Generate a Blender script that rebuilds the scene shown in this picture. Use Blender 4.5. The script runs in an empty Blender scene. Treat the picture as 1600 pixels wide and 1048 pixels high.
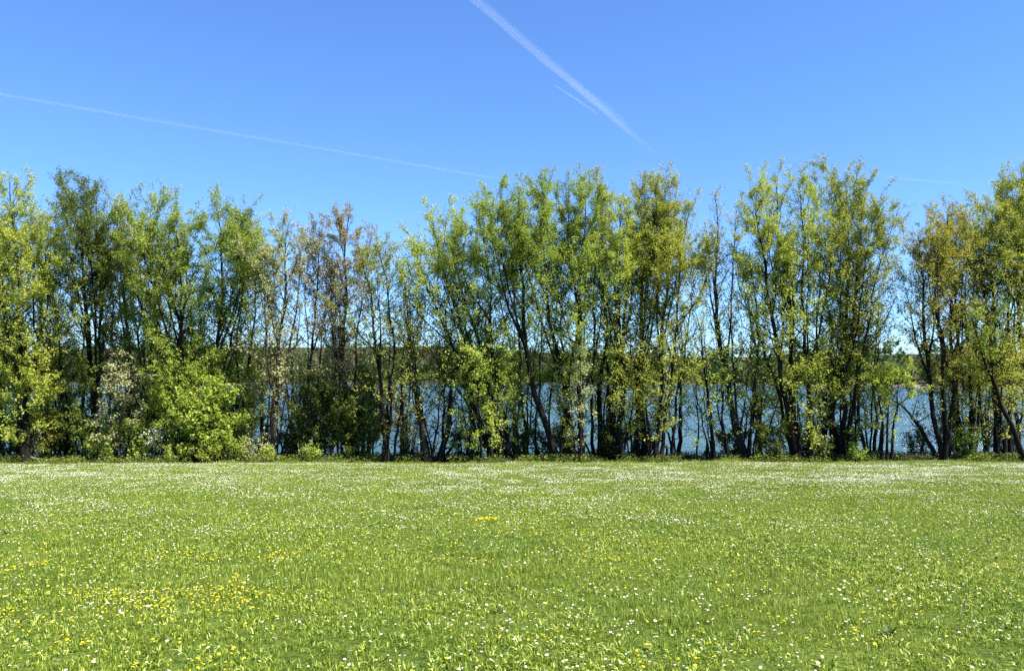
import bpy, math, random
import numpy as np
from mathutils import Vector

SEED = 11
rng = np.random.default_rng(SEED)
random.seed(SEED)
R = math.radians
scene = bpy.context.scene
COL = scene.collection

# ------------------------------------------------------------------ camera
F = 1244.4                      # focal length in pixels of the 1600 px wide photograph
CAM = np.array((0.0, 0.0, 1.65))
HORIZON = 590.0
cd = bpy.data.cameras.new('camera')
cam = bpy.data.objects.new('camera', cd)
COL.objects.link(cam)
cam.location = CAM
cam.rotation_euler = (R(90), 0, 0)
cd.sensor_width = 36
cd.lens = 28.0
cd.shift_y = (HORIZON - 524.0) / 1600.0
cd.clip_start = 0.05
cd.clip_end = 200000
scene.camera = cam

# ------------------------------------------------------------------ sky, sun, exposure
SUN_EL, SUN_AZ = 57.0, 118.0      # azimuth clockwise from +Y (straight ahead)
w = bpy.data.worlds.new('World')
scene.world = w
w.use_nodes = True
nt = w.node_tree
bg = nt.nodes['Background']
sky = nt.nodes.new('ShaderNodeTexSky')
sky.sky_type = 'NISHITA'
sky.sun_disc = False
sky.sun_elevation = R(SUN_EL)
sky.sun_rotation = R(SUN_AZ)
sky.altitude = 100
sky.air_density = 1.0
sky.dust_density = 0.0
sky.ozone_density = 6.0
tintn = nt.nodes.new('ShaderNodeMix'); tintn.data_type = 'RGBA'; tintn.blend_type = 'MULTIPLY'
tintn.inputs[0].default_value = 1.0
tintn.inputs[7].default_value = (0.80, 1.04, 1.36, 1)      # the phone's deep blue
nt.links.new(sky.outputs[0], tintn.inputs[6])
nt.links.new(tintn.outputs[2], bg.inputs[0])
bg.inputs[1].default_value = 0.0655

sd = bpy.data.lights.new('sun', 'SUN')
sd.energy = 5.0
sd.angle = R(0.53)
sd.color = (1.0, 0.95, 0.87)
sun = bpy.data.objects.new('sun', sd)
COL.objects.link(sun)
sv = Vector((math.cos(R(SUN_EL)) * math.sin(R(SUN_AZ)), math.cos(R(SUN_EL)) * math.cos(R(SUN_AZ)), math.sin(R(SUN_EL))))
sun.rotation_euler = sv.to_track_quat('Z', 'Y').to_euler()
sun.location = (20, -20, 40)

scene.view_settings.view_transform = 'Standard'
scene.view_settings.look = 'None'
scene.view_settings.gamma = 1
scene.view_settings.use_curve_mapping = False
scene.view_settings.exposure = 1.5
scene.cycles.max_bounces = 8
scene.cycles.diffuse_bounces = 4
scene.cycles.transmission_bounces = 6
scene.cycles.volume_bounces = 1
scene.cycles.use_denoising = False
scene.cycles.sample_clamp_indirect = 6

# ------------------------------------------------------------------ materials
def new_mat(name):
    m = bpy.data.materials.new(name)
    m.use_nodes = True
    t = m.node_tree
    t.nodes.clear()
    out = t.nodes.new('ShaderNodeOutputMaterial')
    return m, t, out

def nd(t, kind, **kw):
    n = t.nodes.new(kind)
    for k, v in kw.items():
        if k.startswith('i_'):
            n.inputs[k[2:].replace('_', ' ')].default_value = v
        else:
            setattr(n, k, v)
    return n

def ramp(t, stops):
    r = t.nodes.new('ShaderNodeValToRGB')
    cr = r.color_ramp
    while len(cr.elements) < len(stops):
        cr.elements.new(0.5)
    for e, (p, c) in zip(cr.elements, stops):
        e.position = p
        e.color = (*c, 1)
    return r

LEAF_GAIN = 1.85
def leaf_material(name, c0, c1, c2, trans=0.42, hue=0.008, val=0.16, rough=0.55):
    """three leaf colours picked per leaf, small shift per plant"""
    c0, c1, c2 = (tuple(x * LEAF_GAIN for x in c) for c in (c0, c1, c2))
    m, t, out = new_mat(name)
    at = nd(t, 'ShaderNodeAttribute', attribute_name='tint')
    rp = ramp(t, [(0.0, c0), (0.5, c1), (1.0, c2)])
    t.links.new(at.outputs['Fac'], rp.inputs[0])
    oi = nd(t, 'ShaderNodeObjectInfo')
    hs = nd(t, 'ShaderNodeHueSaturation')
    mh = nd(t, 'ShaderNodeMapRange')
    mh.inputs['To Min'].default_value = 0.5 - hue
    mh.inputs['To Max'].default_value = 0.5 + hue * 0.4
    mv = nd(t, 'ShaderNodeMapRange')
    mv.inputs['To Min'].default_value = 1 - val
    mv.inputs['To Max'].default_value = 1 + val
    mul = nd(t, 'ShaderNodeMath', operation='MULTIPLY')
    mul.inputs[1].default_value = 7.31
    fr = nd(t, 'ShaderNodeMath', operation='FRACT')
    t.links.new(oi.outputs['Random'], mh.inputs['Value'])
    t.links.new(oi.outputs['Random'], mul.inputs[0])
    t.links.new(mul.outputs[0], fr.inputs[0])
    t.links.new(fr.outputs[0], mv.inputs['Value'])
    t.links.new(mh.outputs[0], hs.inputs['Hue'])
    t.links.new(mv.outputs[0], hs.inputs['Value'])
    t.links.new(rp.outputs[0], hs.inputs['Color'])
    p = nd(t, 'ShaderNodeBsdfPrincipled')
    p.inputs['Roughness'].default_value = rough
    p.inputs['Specular IOR Level'].default_value = 0.14
    t.links.new(hs.outputs[0], p.inputs['Base Color'])
    tl = nd(t, 'ShaderNodeBsdfTranslucent')
    tint = nd(t, 'ShaderNodeMix', data_type='RGBA', blend_type='MULTIPLY')
    tint.inputs[0].default_value = 1.0
    tint.inputs[7].default_value = (1.1, 1.1, 0.7, 1)
    t.links.new(hs.outputs[0], tint.inputs[6])
    t.links.new(tint.outputs[2], tl.inputs['Color'])
    mx = nd(t, 'ShaderNodeMixShader')
    mx.inputs[0].default_value = trans
    t.links.new(p.outputs[0], mx.inputs[1])
    t.links.new(tl.outputs[0], mx.inputs[2])
    t.links.new(mx.outputs[0], out.inputs[0])
    return m

LEAF = {
    'lime':  leaf_material('leaf_lime',  (0.125, 0.152, 0.022), (0.195, 0.226, 0.036), (0.275, 0.30, 0.064)),
    'green': leaf_material('leaf_green', (0.085, 0.12, 0.0179), (0.145, 0.188, 0.0282), (0.22, 0.265, 0.0538)),
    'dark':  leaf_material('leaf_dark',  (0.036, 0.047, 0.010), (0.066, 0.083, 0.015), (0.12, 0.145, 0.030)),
    'olive': leaf_material('leaf_olive', (0.11, 0.125, 0.0218), (0.172, 0.188, 0.0333), (0.245, 0.252, 0.0589)),
    'gold':  leaf_material('leaf_gold',  (0.14, 0.136, 0.022), (0.21, 0.202, 0.034), (0.28, 0.268, 0.06)),
    'brown': leaf_material('leaf_brown', (0.12, 0.092, 0.055), (0.175, 0.145, 0.08), (0.20, 0.195, 0.08), trans=0.3),
    'pale':  leaf_material('leaf_pale',  (0.15, 0.165, 0.0704), (0.21, 0.23, 0.1024), (0.28, 0.29, 0.1536), trans=0.3),
    'grey':  leaf_material('leaf_grey',  (0.145, 0.145, 0.0704), (0.205, 0.2, 0.0998), (0.23, 0.235, 0.096), trans=0.3),
    'fresh': leaf_material('leaf_fresh', (0.13, 0.165, 0.024), (0.205, 0.248, 0.042), (0.295, 0.335, 0.08)),
}

def bark_material(name, c0, c1, scale=9.0):
    m, t, out = new_mat(name)
    tc = nd(t, 'ShaderNodeTexCoord')
    mp = nd(t, 'ShaderNodeMapping')
    mp.inputs['Scale'].default_value = (scale, scale, scale * 0.18)
    t.links.new(tc.outputs['Object'], mp.inputs[0])
    n = nd(t, 'ShaderNodeTexNoise')
    n.inputs['Scale'].default_value = 2.2
    n.inputs['Detail'].default_value = 6
    t.links.new(mp.outputs[0], n.inputs['Vector'])
    rp = ramp(t, [(0.32, c0), (0.68, c1)])
    t.links.new(n.outputs['Fac'], rp.inputs[0])
    b = nd(t, 'ShaderNodeBump')
    b.inputs['Strength'].default_value = 0.7
    b.inputs['Distance'].default_value = 0.03
    t.links.new(n.outputs['Fac'], b.inputs['Height'])
    p = nd(t, 'ShaderNodeBsdfPrincipled')
    p.inputs['Roughness'].default_value = 0.9
    p.inputs['Specular IOR Level'].default_value = 0.15
    t.links.new(rp.outputs[0], p.inputs['Base Color'])
    t.links.new(b.outputs[0], p.inputs['Normal'])
    t.links.new(p.outputs[0], out.inputs[0])
    return m

BARK = {
    'dark': bark_material('bark_dark', (0.006, 0.005, 0.004), (0.018, 0.015, 0.012)),
    'grey': bark_material('bark_grey', (0.012, 0.011, 0.009), (0.04, 0.035, 0.028)),
    'tan':  bark_material('bark_tan', (0.018, 0.014, 0.009), (0.07, 0.055, 0.034)),
    'dead': bark_material('dead_wood', (0.10, 0.09, 0.075), (0.26, 0.235, 0.20)),
}

# grass
m, t, out = new_mat('grass_blade')
at = nd(t, 'ShaderNodeAttribute', attribute_name='tint')
rp = ramp(t, [(0.0, (0.045, 0.078, 0.006)), (0.4, (0.162, 0.236, 0.018)), (0.72, (0.292, 0.375, 0.038)), (1.0, (0.56, 0.62, 0.18))])
t.links.new(at.outputs['Fac'], rp.inputs[0])
gp = nd(t, 'ShaderNodeNewGeometry')
n1 = nd(t, 'ShaderNodeTexNoise')
n1.inputs['Scale'].default_value = 0.55
n1.inputs['Detail'].default_value = 5
t.links.new(gp.outputs['Position'], n1.inputs['Vector'])
r1 = ramp(t, [(0.3, (0.80, 0.88, 0.85)), (0.5, (1.0, 1.0, 1.0)), (0.7, (1.15, 1.08, 1.1))])
t.links.new(n1.outputs['Fac'], r1.inputs[0])
mu = nd(t, 'ShaderNodeMix', data_type='RGBA', blend_type='MULTIPLY')
mu.inputs[0].default_value = 1
t.links.new(rp.outputs[0], mu.inputs[6])
t.links.new(r1.outputs[0], mu.inputs[7])
p = nd(t, 'ShaderNodeBsdfPrincipled')
p.inputs['Roughness'].default_value = 0.5
p.inputs['Specular IOR Level'].default_value = 0.2
t.links.new(mu.outputs[2], p.inputs['Base Color'])
tl = nd(t, 'ShaderNodeBsdfTranslucent')
t.links.new(mu.outputs[2], tl.inputs['Color'])
mx = nd(t, 'ShaderNodeMixShader')
mx.inputs[0].default_value = 0.35
t.links.new(p.outputs[0], mx.inputs[1])
t.links.new(tl.outputs[0], mx.inputs[2])
t.links.new(mx.outputs[0], out.inputs[0])
M_GRASS = m

def plain(name, c, rough=0.6, trans=0.0, spec=0.3):
    m, t, out = new_mat(name)
    n = nd(t, 'ShaderNodeTexNoise')
    n.inputs['Scale'].default_value = 60
    mixc = nd(t, 'ShaderNodeMix', data_type='RGBA', blend_type='MULTIPLY')
    mixc.inputs[0].default_value = 0.35
    mixc.inputs[6].default_value = (*c, 1)
    t.links.new(n.outputs['Color'], mixc.inputs[7])
    p = nd(t, 'ShaderNodeBsdfPrincipled')
    p.inputs['Roughness'].default_value = rough
    p.inputs['Specular IOR Level'].default_value = spec
    p.inputs['Base Color'].default_value = (*c, 1)
    if trans:
        tl = nd(t, 'ShaderNodeBsdfTranslucent')
        tl.inputs['Color'].default_value = (*c, 1)
        mx = nd(t, 'ShaderNodeMixShader')
        mx.inputs[0].default_value = trans
        t.links.new(p.outputs[0], mx.inputs[1])
        t.links.new(tl.outputs[0], mx.inputs[2])
        t.links.new(mx.outputs[0], out.inputs[0])
    else:
        t.links.new(p.outputs[0], out.inputs[0])
    return m

M_PETAL = plain('daisy_petal', (0.74, 0.73, 0.66), trans=0.2)
M_DISC = plain('daisy_disc', (0.72, 0.47, 0.02))
M_YELLOW = plain('buttercup_petal', (0.80, 0.62, 0.012), rough=0.35, trans=0.2)
M_STALK = plain('flower_stalk', (0.10, 0.17, 0.03))
M_BLOSSOM = plain('white_blossom', (0.72, 0.71, 0.66), trans=0.25)
M_DOCK = plain('dock_leaf', (0.035, 0.075, 0.014), rough=0.45, trans=0.25)

# ground: meadow thatch, bank soil, sand of the far shore, woodland floor
m, t, out = new_mat('ground')
gp = nd(t, 'ShaderNodeNewGeometry')
n1 = nd(t, 'ShaderNodeTexNoise'); n1.inputs['Scale'].default_value = 0.6; n1.inputs['Detail'].default_value = 6
n2 = nd(t, 'ShaderNodeTexNoise'); n2.inputs['Scale'].default_value = 26; n2.inputs['Detail'].default_value = 6
for n in (n1, n2):
    t.links.new(gp.outputs['Position'], n.inputs['Vector'])
ra = ramp(t, [(0.3, (0.05, 0.078, 0.010)), (0.7, (0.09, 0.125, 0.018))])
t.links.new(n1.outputs['Fac'], ra.inputs[0])
rb = ramp(t, [(0.35, (0.45, 0.5, 0.5)), (0.65, (1.25, 1.25, 1.2))])
t.links.new(n2.outputs['Fac'], rb.inputs[0])
mg = nd(t, 'ShaderNodeMix', data_type='RGBA', blend_type='MULTIPLY'); mg.inputs[0].default_value = 1
t.links.new(ra.outputs[0], mg.inputs[6]); t.links.new(rb.outputs[0], mg.inputs[7])
soil = ramp(t, [(0.3, (0.018, 0.016, 0.010)), (0.55, (0.045, 0.038, 0.022)), (0.75, (0.09, 0.072, 0.045))])
t.links.new(n2.outputs['Fac'], soil.inputs[0])
ab = nd(t, 'ShaderNodeAttribute', attribute_name='bank')
ax = nd(t, 'ShaderNodeMix', data_type='RGBA')
t.links.new(ab.outputs['Fac'], ax.inputs[0]); t.links.new(mg.outputs[2], ax.inputs[6]); t.links.new(soil.outputs[0], ax.inputs[7])
asd = nd(t, 'ShaderNodeAttribute', attribute_name='sand')
sx = nd(t, 'ShaderNodeMix', data_type='RGBA'); sx.inputs[7].default_value = (0.42, 0.35, 0.25, 1)
t.links.new(asd.outputs['Fac'], sx.inputs[0]); t.links.new(ax.outputs[2], sx.inputs[6])
bp = nd(t, 'ShaderNodeBump'); bp.inputs['Strength'].default_value = 0.8; bp.inputs['Distance'].default_value = 0.04
t.links.new(n2.outputs['Fac'], bp.inputs['Height'])
p = nd(t, 'ShaderNodeBsdfPrincipled'); p.inputs['Roughness'].default_value = 0.95; p.inputs['Specular IOR Level'].default_value = 0.1
t.links.new(sx.outputs[2], p.inputs['Base Color']); t.links.new(bp.outputs[0], p.inputs['Normal'])
t.links.new(p.outputs[0], out.inputs[0])
M_GROUND = m

# lake water
m, t, out = new_mat('lake_water')
gp = nd(t, 'ShaderNodeNewGeometry')
mp = nd(t, 'ShaderNodeMapping'); mp.inputs['Scale'].default_value = (0.55, 1.0, 1.0)
t.links.new(gp.outputs['Position'], mp.inputs[0])
n1 = nd(t, 'ShaderNodeTexNoise'); n1.inputs['Scale'].default_value = 1.6; n1.inputs['Detail'].default_value = 5; n1.inputs['Roughness'].default_value = 0.6
n2 = nd(t, 'ShaderNodeTexNoise'); n2.inputs['Scale'].default_value = 0.12; n2.inputs['Detail'].default_value = 3
t.links.new(mp.outputs[0], n1.inputs['Vector']); t.links.new(gp.outputs['Position'], n2.inputs['Vector'])
b1 = nd(t, 'ShaderNodeBump'); b1.inputs['Strength'].default_value = 1.0; b1.inputs['Distance'].default_value = 0.12
mp2 = nd(t, 'ShaderNodeMapping'); mp2.inputs['Scale'].default_value = (0.10, 0.42, 1.0)
t.links.new(gp.outputs['Position'], mp2.inputs[0])
n3 = nd(t, 'ShaderNodeTexNoise'); n3.inputs['Scale'].default_value = 1.0; n3.inputs['Detail'].default_value = 6; n3.inputs['Roughness'].default_value = 0.65
t.links.new(mp2.outputs[0], n3.inputs['Vector'])
b2 = nd(t, 'ShaderNodeBump'); b2.inputs['Strength'].default_value = 1.0; b2.inputs['Distance'].default_value = 1.25
t.links.new(n3.outputs['Fac'], b2.inputs['Height'])
t.links.new(b2.outputs[0], b1.inputs['Normal'])
t.links.new(n1.outputs['Fac'], b1.inputs['Height'])
p = nd(t, 'ShaderNodeBsdfPrincipled')
cw = ramp(t, [(0.35, (0.022, 0.054, 0.058)), (0.65, (0.036, 0.076, 0.080))])
t.links.new(n2.outputs['Fac'], cw.inputs[0])
t.links.new(cw.outputs[0], p.inputs['Base Color'])
p.inputs['Roughness'].default_value = 0.18
p.inputs['IOR'].default_value = 1.333
t.links.new(b1.outputs[0], p.inputs['Normal'])
t.links.new(p.outputs[0], out.inputs[0])
M_WATER = m

# contrail ice cloud: evenly thin scattering volume
def trail_material(name, dens):
    m, t, out = new_mat(name)
    v = nd(t, 'ShaderNodeVolumeScatter')
    v.inputs['Color'].default_value = (1, 1, 1, 1)
    v.inputs['Density'].default_value = dens
    v.inputs['Anisotropy'].default_value = 0.0
    t.links.new(v.outputs[0], out.inputs['Volume'])
    return m

# ------------------------------------------------------------------ helpers
def link(o, parent=None):
    COL.objects.link(o)
    if parent is not None:
        o.parent = parent
    return o

def tag(o, label=None, cat=None, group=None, kind=None):
    if label: o['label'] = label
    if cat: o['category'] = cat
    if group: o['group'] = group
    if kind: o['kind'] = kind
    return o

def mesh_np(name, verts, faces, mats, smooth=False, tint=None, midx=None):
    """faces: (n,3) or (n,4) integer array"""
    me = bpy.data.meshes.new(name)
    verts = np.asarray(verts, dtype=np.float32); faces = np.asarray(faces, dtype=np.int32)
    nf, k = faces.shape
    me.vertices.add(len(verts)); me.vertices.foreach_set('co', verts.ravel())
    me.loops.add(nf * k); me.loops.foreach_set('vertex_index', faces.ravel())
    me.polygons.add(nf)
    me.polygons.foreach_set('loop_start', np.arange(0, nf * k, k, dtype=np.int32))
    if smooth:
        me.polygons.foreach_set('use_smooth', np.ones(nf, dtype=bool))
    for mm in (mats if isinstance(mats, (list, tuple)) else [mats]):
        me.materials.append(mm)
    if midx is not None:
        me.polygons.foreach_set('material_index', np.asarray(midx, dtype=np.int32))
    if tint is not None:
        a = me.attributes.new('tint', 'FLOAT', 'FACE')
        a.data.foreach_set('value', np.asarray(tint, dtype=np.float32))
    me.update(calc_edges=True)
    return me

def obj(name, me, parent=None):
    return link(bpy.data.objects.new(name, me), parent)

def empty(name, loc):
    o = bpy.data.objects.new(name, None)
    o.location = loc
    o.empty_display_size = 0.3
    return link(o)

def nrm(v):
    return v / np.maximum(np.linalg.norm(v, axis=-1, keepdims=True), 1e-9)

def tubes(P, RR, sides, cap=False):
    """P (n,k,3) centre lines, RR (n,k) radii -> verts, quads"""
    n, k, _ = P.shape
    T = np.empty_like(P)
    T[:, 1:-1] = P[:, 2:] - P[:, :-2]; T[:, 0] = P[:, 1] - P[:, 0]; T[:, -1] = P[:, -1] - P[:, -2]
    T = nrm(T)
    ref = np.where(np.abs(T[:, :1, 2:3]) > 0.8, np.array([1.0, 0, 0]), np.array([0, 0, 1.0]))
    U = nrm(np.cross(T, np.broadcast_to(ref, T.shape))); V = np.cross(T, U)
    a = np.arange(sides) * 2 * math.pi / sides
    ring = U[:, :, None, :] * np.cos(a)[None, None, :, None] + V[:, :, None, :] * np.sin(a)[None, None, :, None]
    verts = (P[:, :, None, :] + ring * RR[:, :, None, None]).reshape(-1, 3)
    base = (np.arange(n) * k * sides)[:, None, None] + (np.arange(k - 1) * sides)[None, :, None]
    s = np.arange(sides)[None, None, :]; s2 = (np.arange(sides) + 1) % sides
    q = np.stack([base + s, base + s2[None, None, :], base + sides + s2[None, None, :], base + sides + s], -1).reshape(-1, 4)
    return verts, q

def leaves_mesh(C, size, up=0.55, aspect=0.95):
    """one small leaf per centre"""
    n = len(C)
    N = nrm(rng.normal(size=(n, 3)) * 0.75 + np.array([0, 0, up]))
    A = nrm(np.cross(N, rng.normal(size=(n, 3)))); B = np.cross(N, A)
    L = (size * rng.uniform(0.65, 1.35, n))[:, None]
    W = L * aspect * 0.5
    v = np.empty((n, 3, 3))
    v[:, 0] = C - A * L * 0.5
    v[:, 1] = C + B * W + A * L * 0.45
    v[:, 2] = C - B * W + A * L * 0.35
    return v.reshape(-1, 3), np.arange(n * 3).reshape(-1, 3)

# ------------------------------------------------------------------ terrain
WATER_Z = -1.76
def edge_y(X):
    return 27.5 + 0.028 * X + 0.22 * np.sin(X * 0.55) + 0.12 * np.sin(X * 1.7 + 1.0)
def far_shore(X):
    return 485 - 1.5 * np.maximum(0, X - 15) + 14 * np.sin(X * 0.021) - 0.15 * np.minimum(0, X)
def ground_z(X, Y):
    X = np.asarray(X, float); Y = np.asarray(Y, float)
    d = Y - edge_y(X)
    slope = np.where(Y < 0, -0.02 * Y, -0.0472 * np.minimum(Y, 27.5))
    und = 0.035 * np.sin(X * 0.31 + 1.3) * np.sin(Y * 0.23) + 0.02 * np.sin(X * 0.9 + Y * 0.5)
    z = slope + und * np.clip(1 - np.maximum(d, 0) / 2, 0, 1)
    z = z + np.interp(d, [0, 0.5, 2.5, 4.2, 5.4, 7.5, 14, 60], [0, -0.05, -0.15, -0.28, -0.44, -0.85, -1.6, -3.2])
    # far land
    s = far_shore(X)
    e = Y - s
    hill = np.interp(X, [-700, -260, -60, 40, 140, 400], [30, 32, 31, 24, 15, 11])
    far = WATER_Z + np.interp(e, [-40, 0, 2.5, 12, 60], [-3, 0, 0.7, 1.5, 3.0]) + hill * np.clip((e - 30) / 260, 0, 1) ** 1.2
    return np.where(e > -40, np.maximum(np.where(e > -40, far, z), -4.9), z)

ys = np.concatenate([np.linspace(-300, -30, 12), np.linspace(-25, 24, 50), np.linspace(24.4, 36, 40), np.linspace(38, 70, 14),
                     np.linspace(85, 180, 8), np.linspace(190, 620, 90), np.linspace(640, 1000, 22), np.linspace(1100, 5000, 12)])
xs = np.concatenate([-np.geomspace(5000, 62, 26), np.linspace(-60, 60, 81), np.geomspace(62, 5000, 26)])
xs = np.unique(np.concatenate([xs, np.linspace(70, 420, 60), -np.linspace(70, 420, 40)]))
GX, GY = np.meshgrid(xs, ys)
GZ = ground_z(GX, GY)
nx, ny = len(xs), len(ys)
V = np.stack([GX, GY, GZ], -1).reshape(-1, 3)
ii = (np.arange(ny - 1)[:, None] * nx + np.arange(nx - 1)[None, :]).ravel()
Q = np.stack([ii, ii + 1, ii + nx + 1, ii + nx], -1)
me = mesh_np('ground', V, Q, M_GROUND, smooth=True)
d = (GY - edge_y(GX)).ravel()
bank = np.clip((d + 0.15) / 0.6, 0, 1)
e = (GY - far_shore(GX)).ravel()
sand = np.where((e > -6) & (e < 4), np.interp(GX.ravel(), [-60, 60, 140], [.05, .12, .5]), 0.0)
for nm, val in (('bank', bank), ('sand', sand)):
    a = me.attributes.new(nm, 'FLOAT', 'POINT'); a.data.foreach_set('value', val.astype(np.float32))
ground = tag(obj('ground', me), 'mown green meadow running down to the lake bank', kind='structure')

lv = np.array([(-4000, 30.5, WATER_Z), (4000, 30.5, WATER_Z), (4000, 1400, WATER_Z), (-4000, 1400, WATER_Z)], float)
lake = tag(obj('lake', mesh_np('lake', lv, np.array([[0, 1, 2, 3]]), M_WATER)), 'blue rippled lake behind the trees', kind='structure')

def W(x, y, D):
    """photo pixel at depth D -> world point"""
    return np.array([(x - 800) / F * D, D, CAM[2] - (y - HORIZON) / F * D])
def Gp(x, D):
    X = (x - 800) / F * D
    return np.array([X, D, float(ground_z(X, D))])

# far wood on the other shore
n = 1500
fx = rng.uniform(-560, 420, n); fe = rng.uniform(9, 270, n) ** 1.0
fe[:850] = rng.uniform(6, 26, 850)
fy = far_shore(fx) + fe
fz = ground_z(fx, fy)
hgt = rng.uniform(7, 13, n) * np.where(fe < 24, rng.uniform(0.45, 0.95, n), 1.0)
per = 48
th = rng.uniform(0, 2 * math.pi, (n, per)); cz = rng.uniform(-0.95, 1, (n, per)); rr = rng.uniform(0.55, 1.0, (n, per)) ** 0.5
sx_ = np.sqrt(1 - cz ** 2) * rr
C = np.stack([fx[:, None] + np.cos(th) * sx_ * hgt[:, None] * 0.36, fy[:, None] + np.sin(th) * sx_ * hgt[:, None] * 0.36,
              fz[:, None] + hgt[:, None] * (0.5 + 0.5 * cz * rr)], -1).reshape(-1, 3)
lvv, lf = leaves_mesh(C, 1.9, up=0.5)
tint = np.clip(np.repeat(rng.uniform(0, 1, n), per) * 0.8 + rng.normal(0, 0.12, n * per) + 0.1, 0, 1)
M_FAR = leaf_material('leaf_far_wood', (0.025, 0.045, 0.012), (0.045, 0.075, 0.018), (0.075, 0.10, 0.028), trans=0.25, val=0.0, hue=0.0)
tag(obj('far_wood', mesh_np('far_wood', lvv, lf, M_FAR, tint=tint)), 'dark green wood covering the far shore of the lake', 'wood', kind='stuff')

# ------------------------------------------------------------------ trees
def smooth_line(pts, k, wob):
    pts = np.asarray(pts, float)
    s = np.concatenate([[0], np.cumsum(np.linalg.norm(np.diff(pts, axis=0), axis=1))]); s /= s[-1]
    u = np.linspace(0, 1, k)
    out_ = np.stack([np.interp(u, s, pts[:, i]) for i in range(3)], -1)
    for _ in range(2):
        out_[1:-1] = 0.25 * out_[:-2] + 0.5 * out_[1:-1] + 0.25 * out_[2:]
    nz = rng.normal(size=(k, 3)) * np.array([1, 1, 0.3])
    nz[1:-1] = (nz[:-2] + nz[1:-1] + nz[2:]) / 3
    nz[0] = 0
    return out_ + nz * wob

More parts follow.
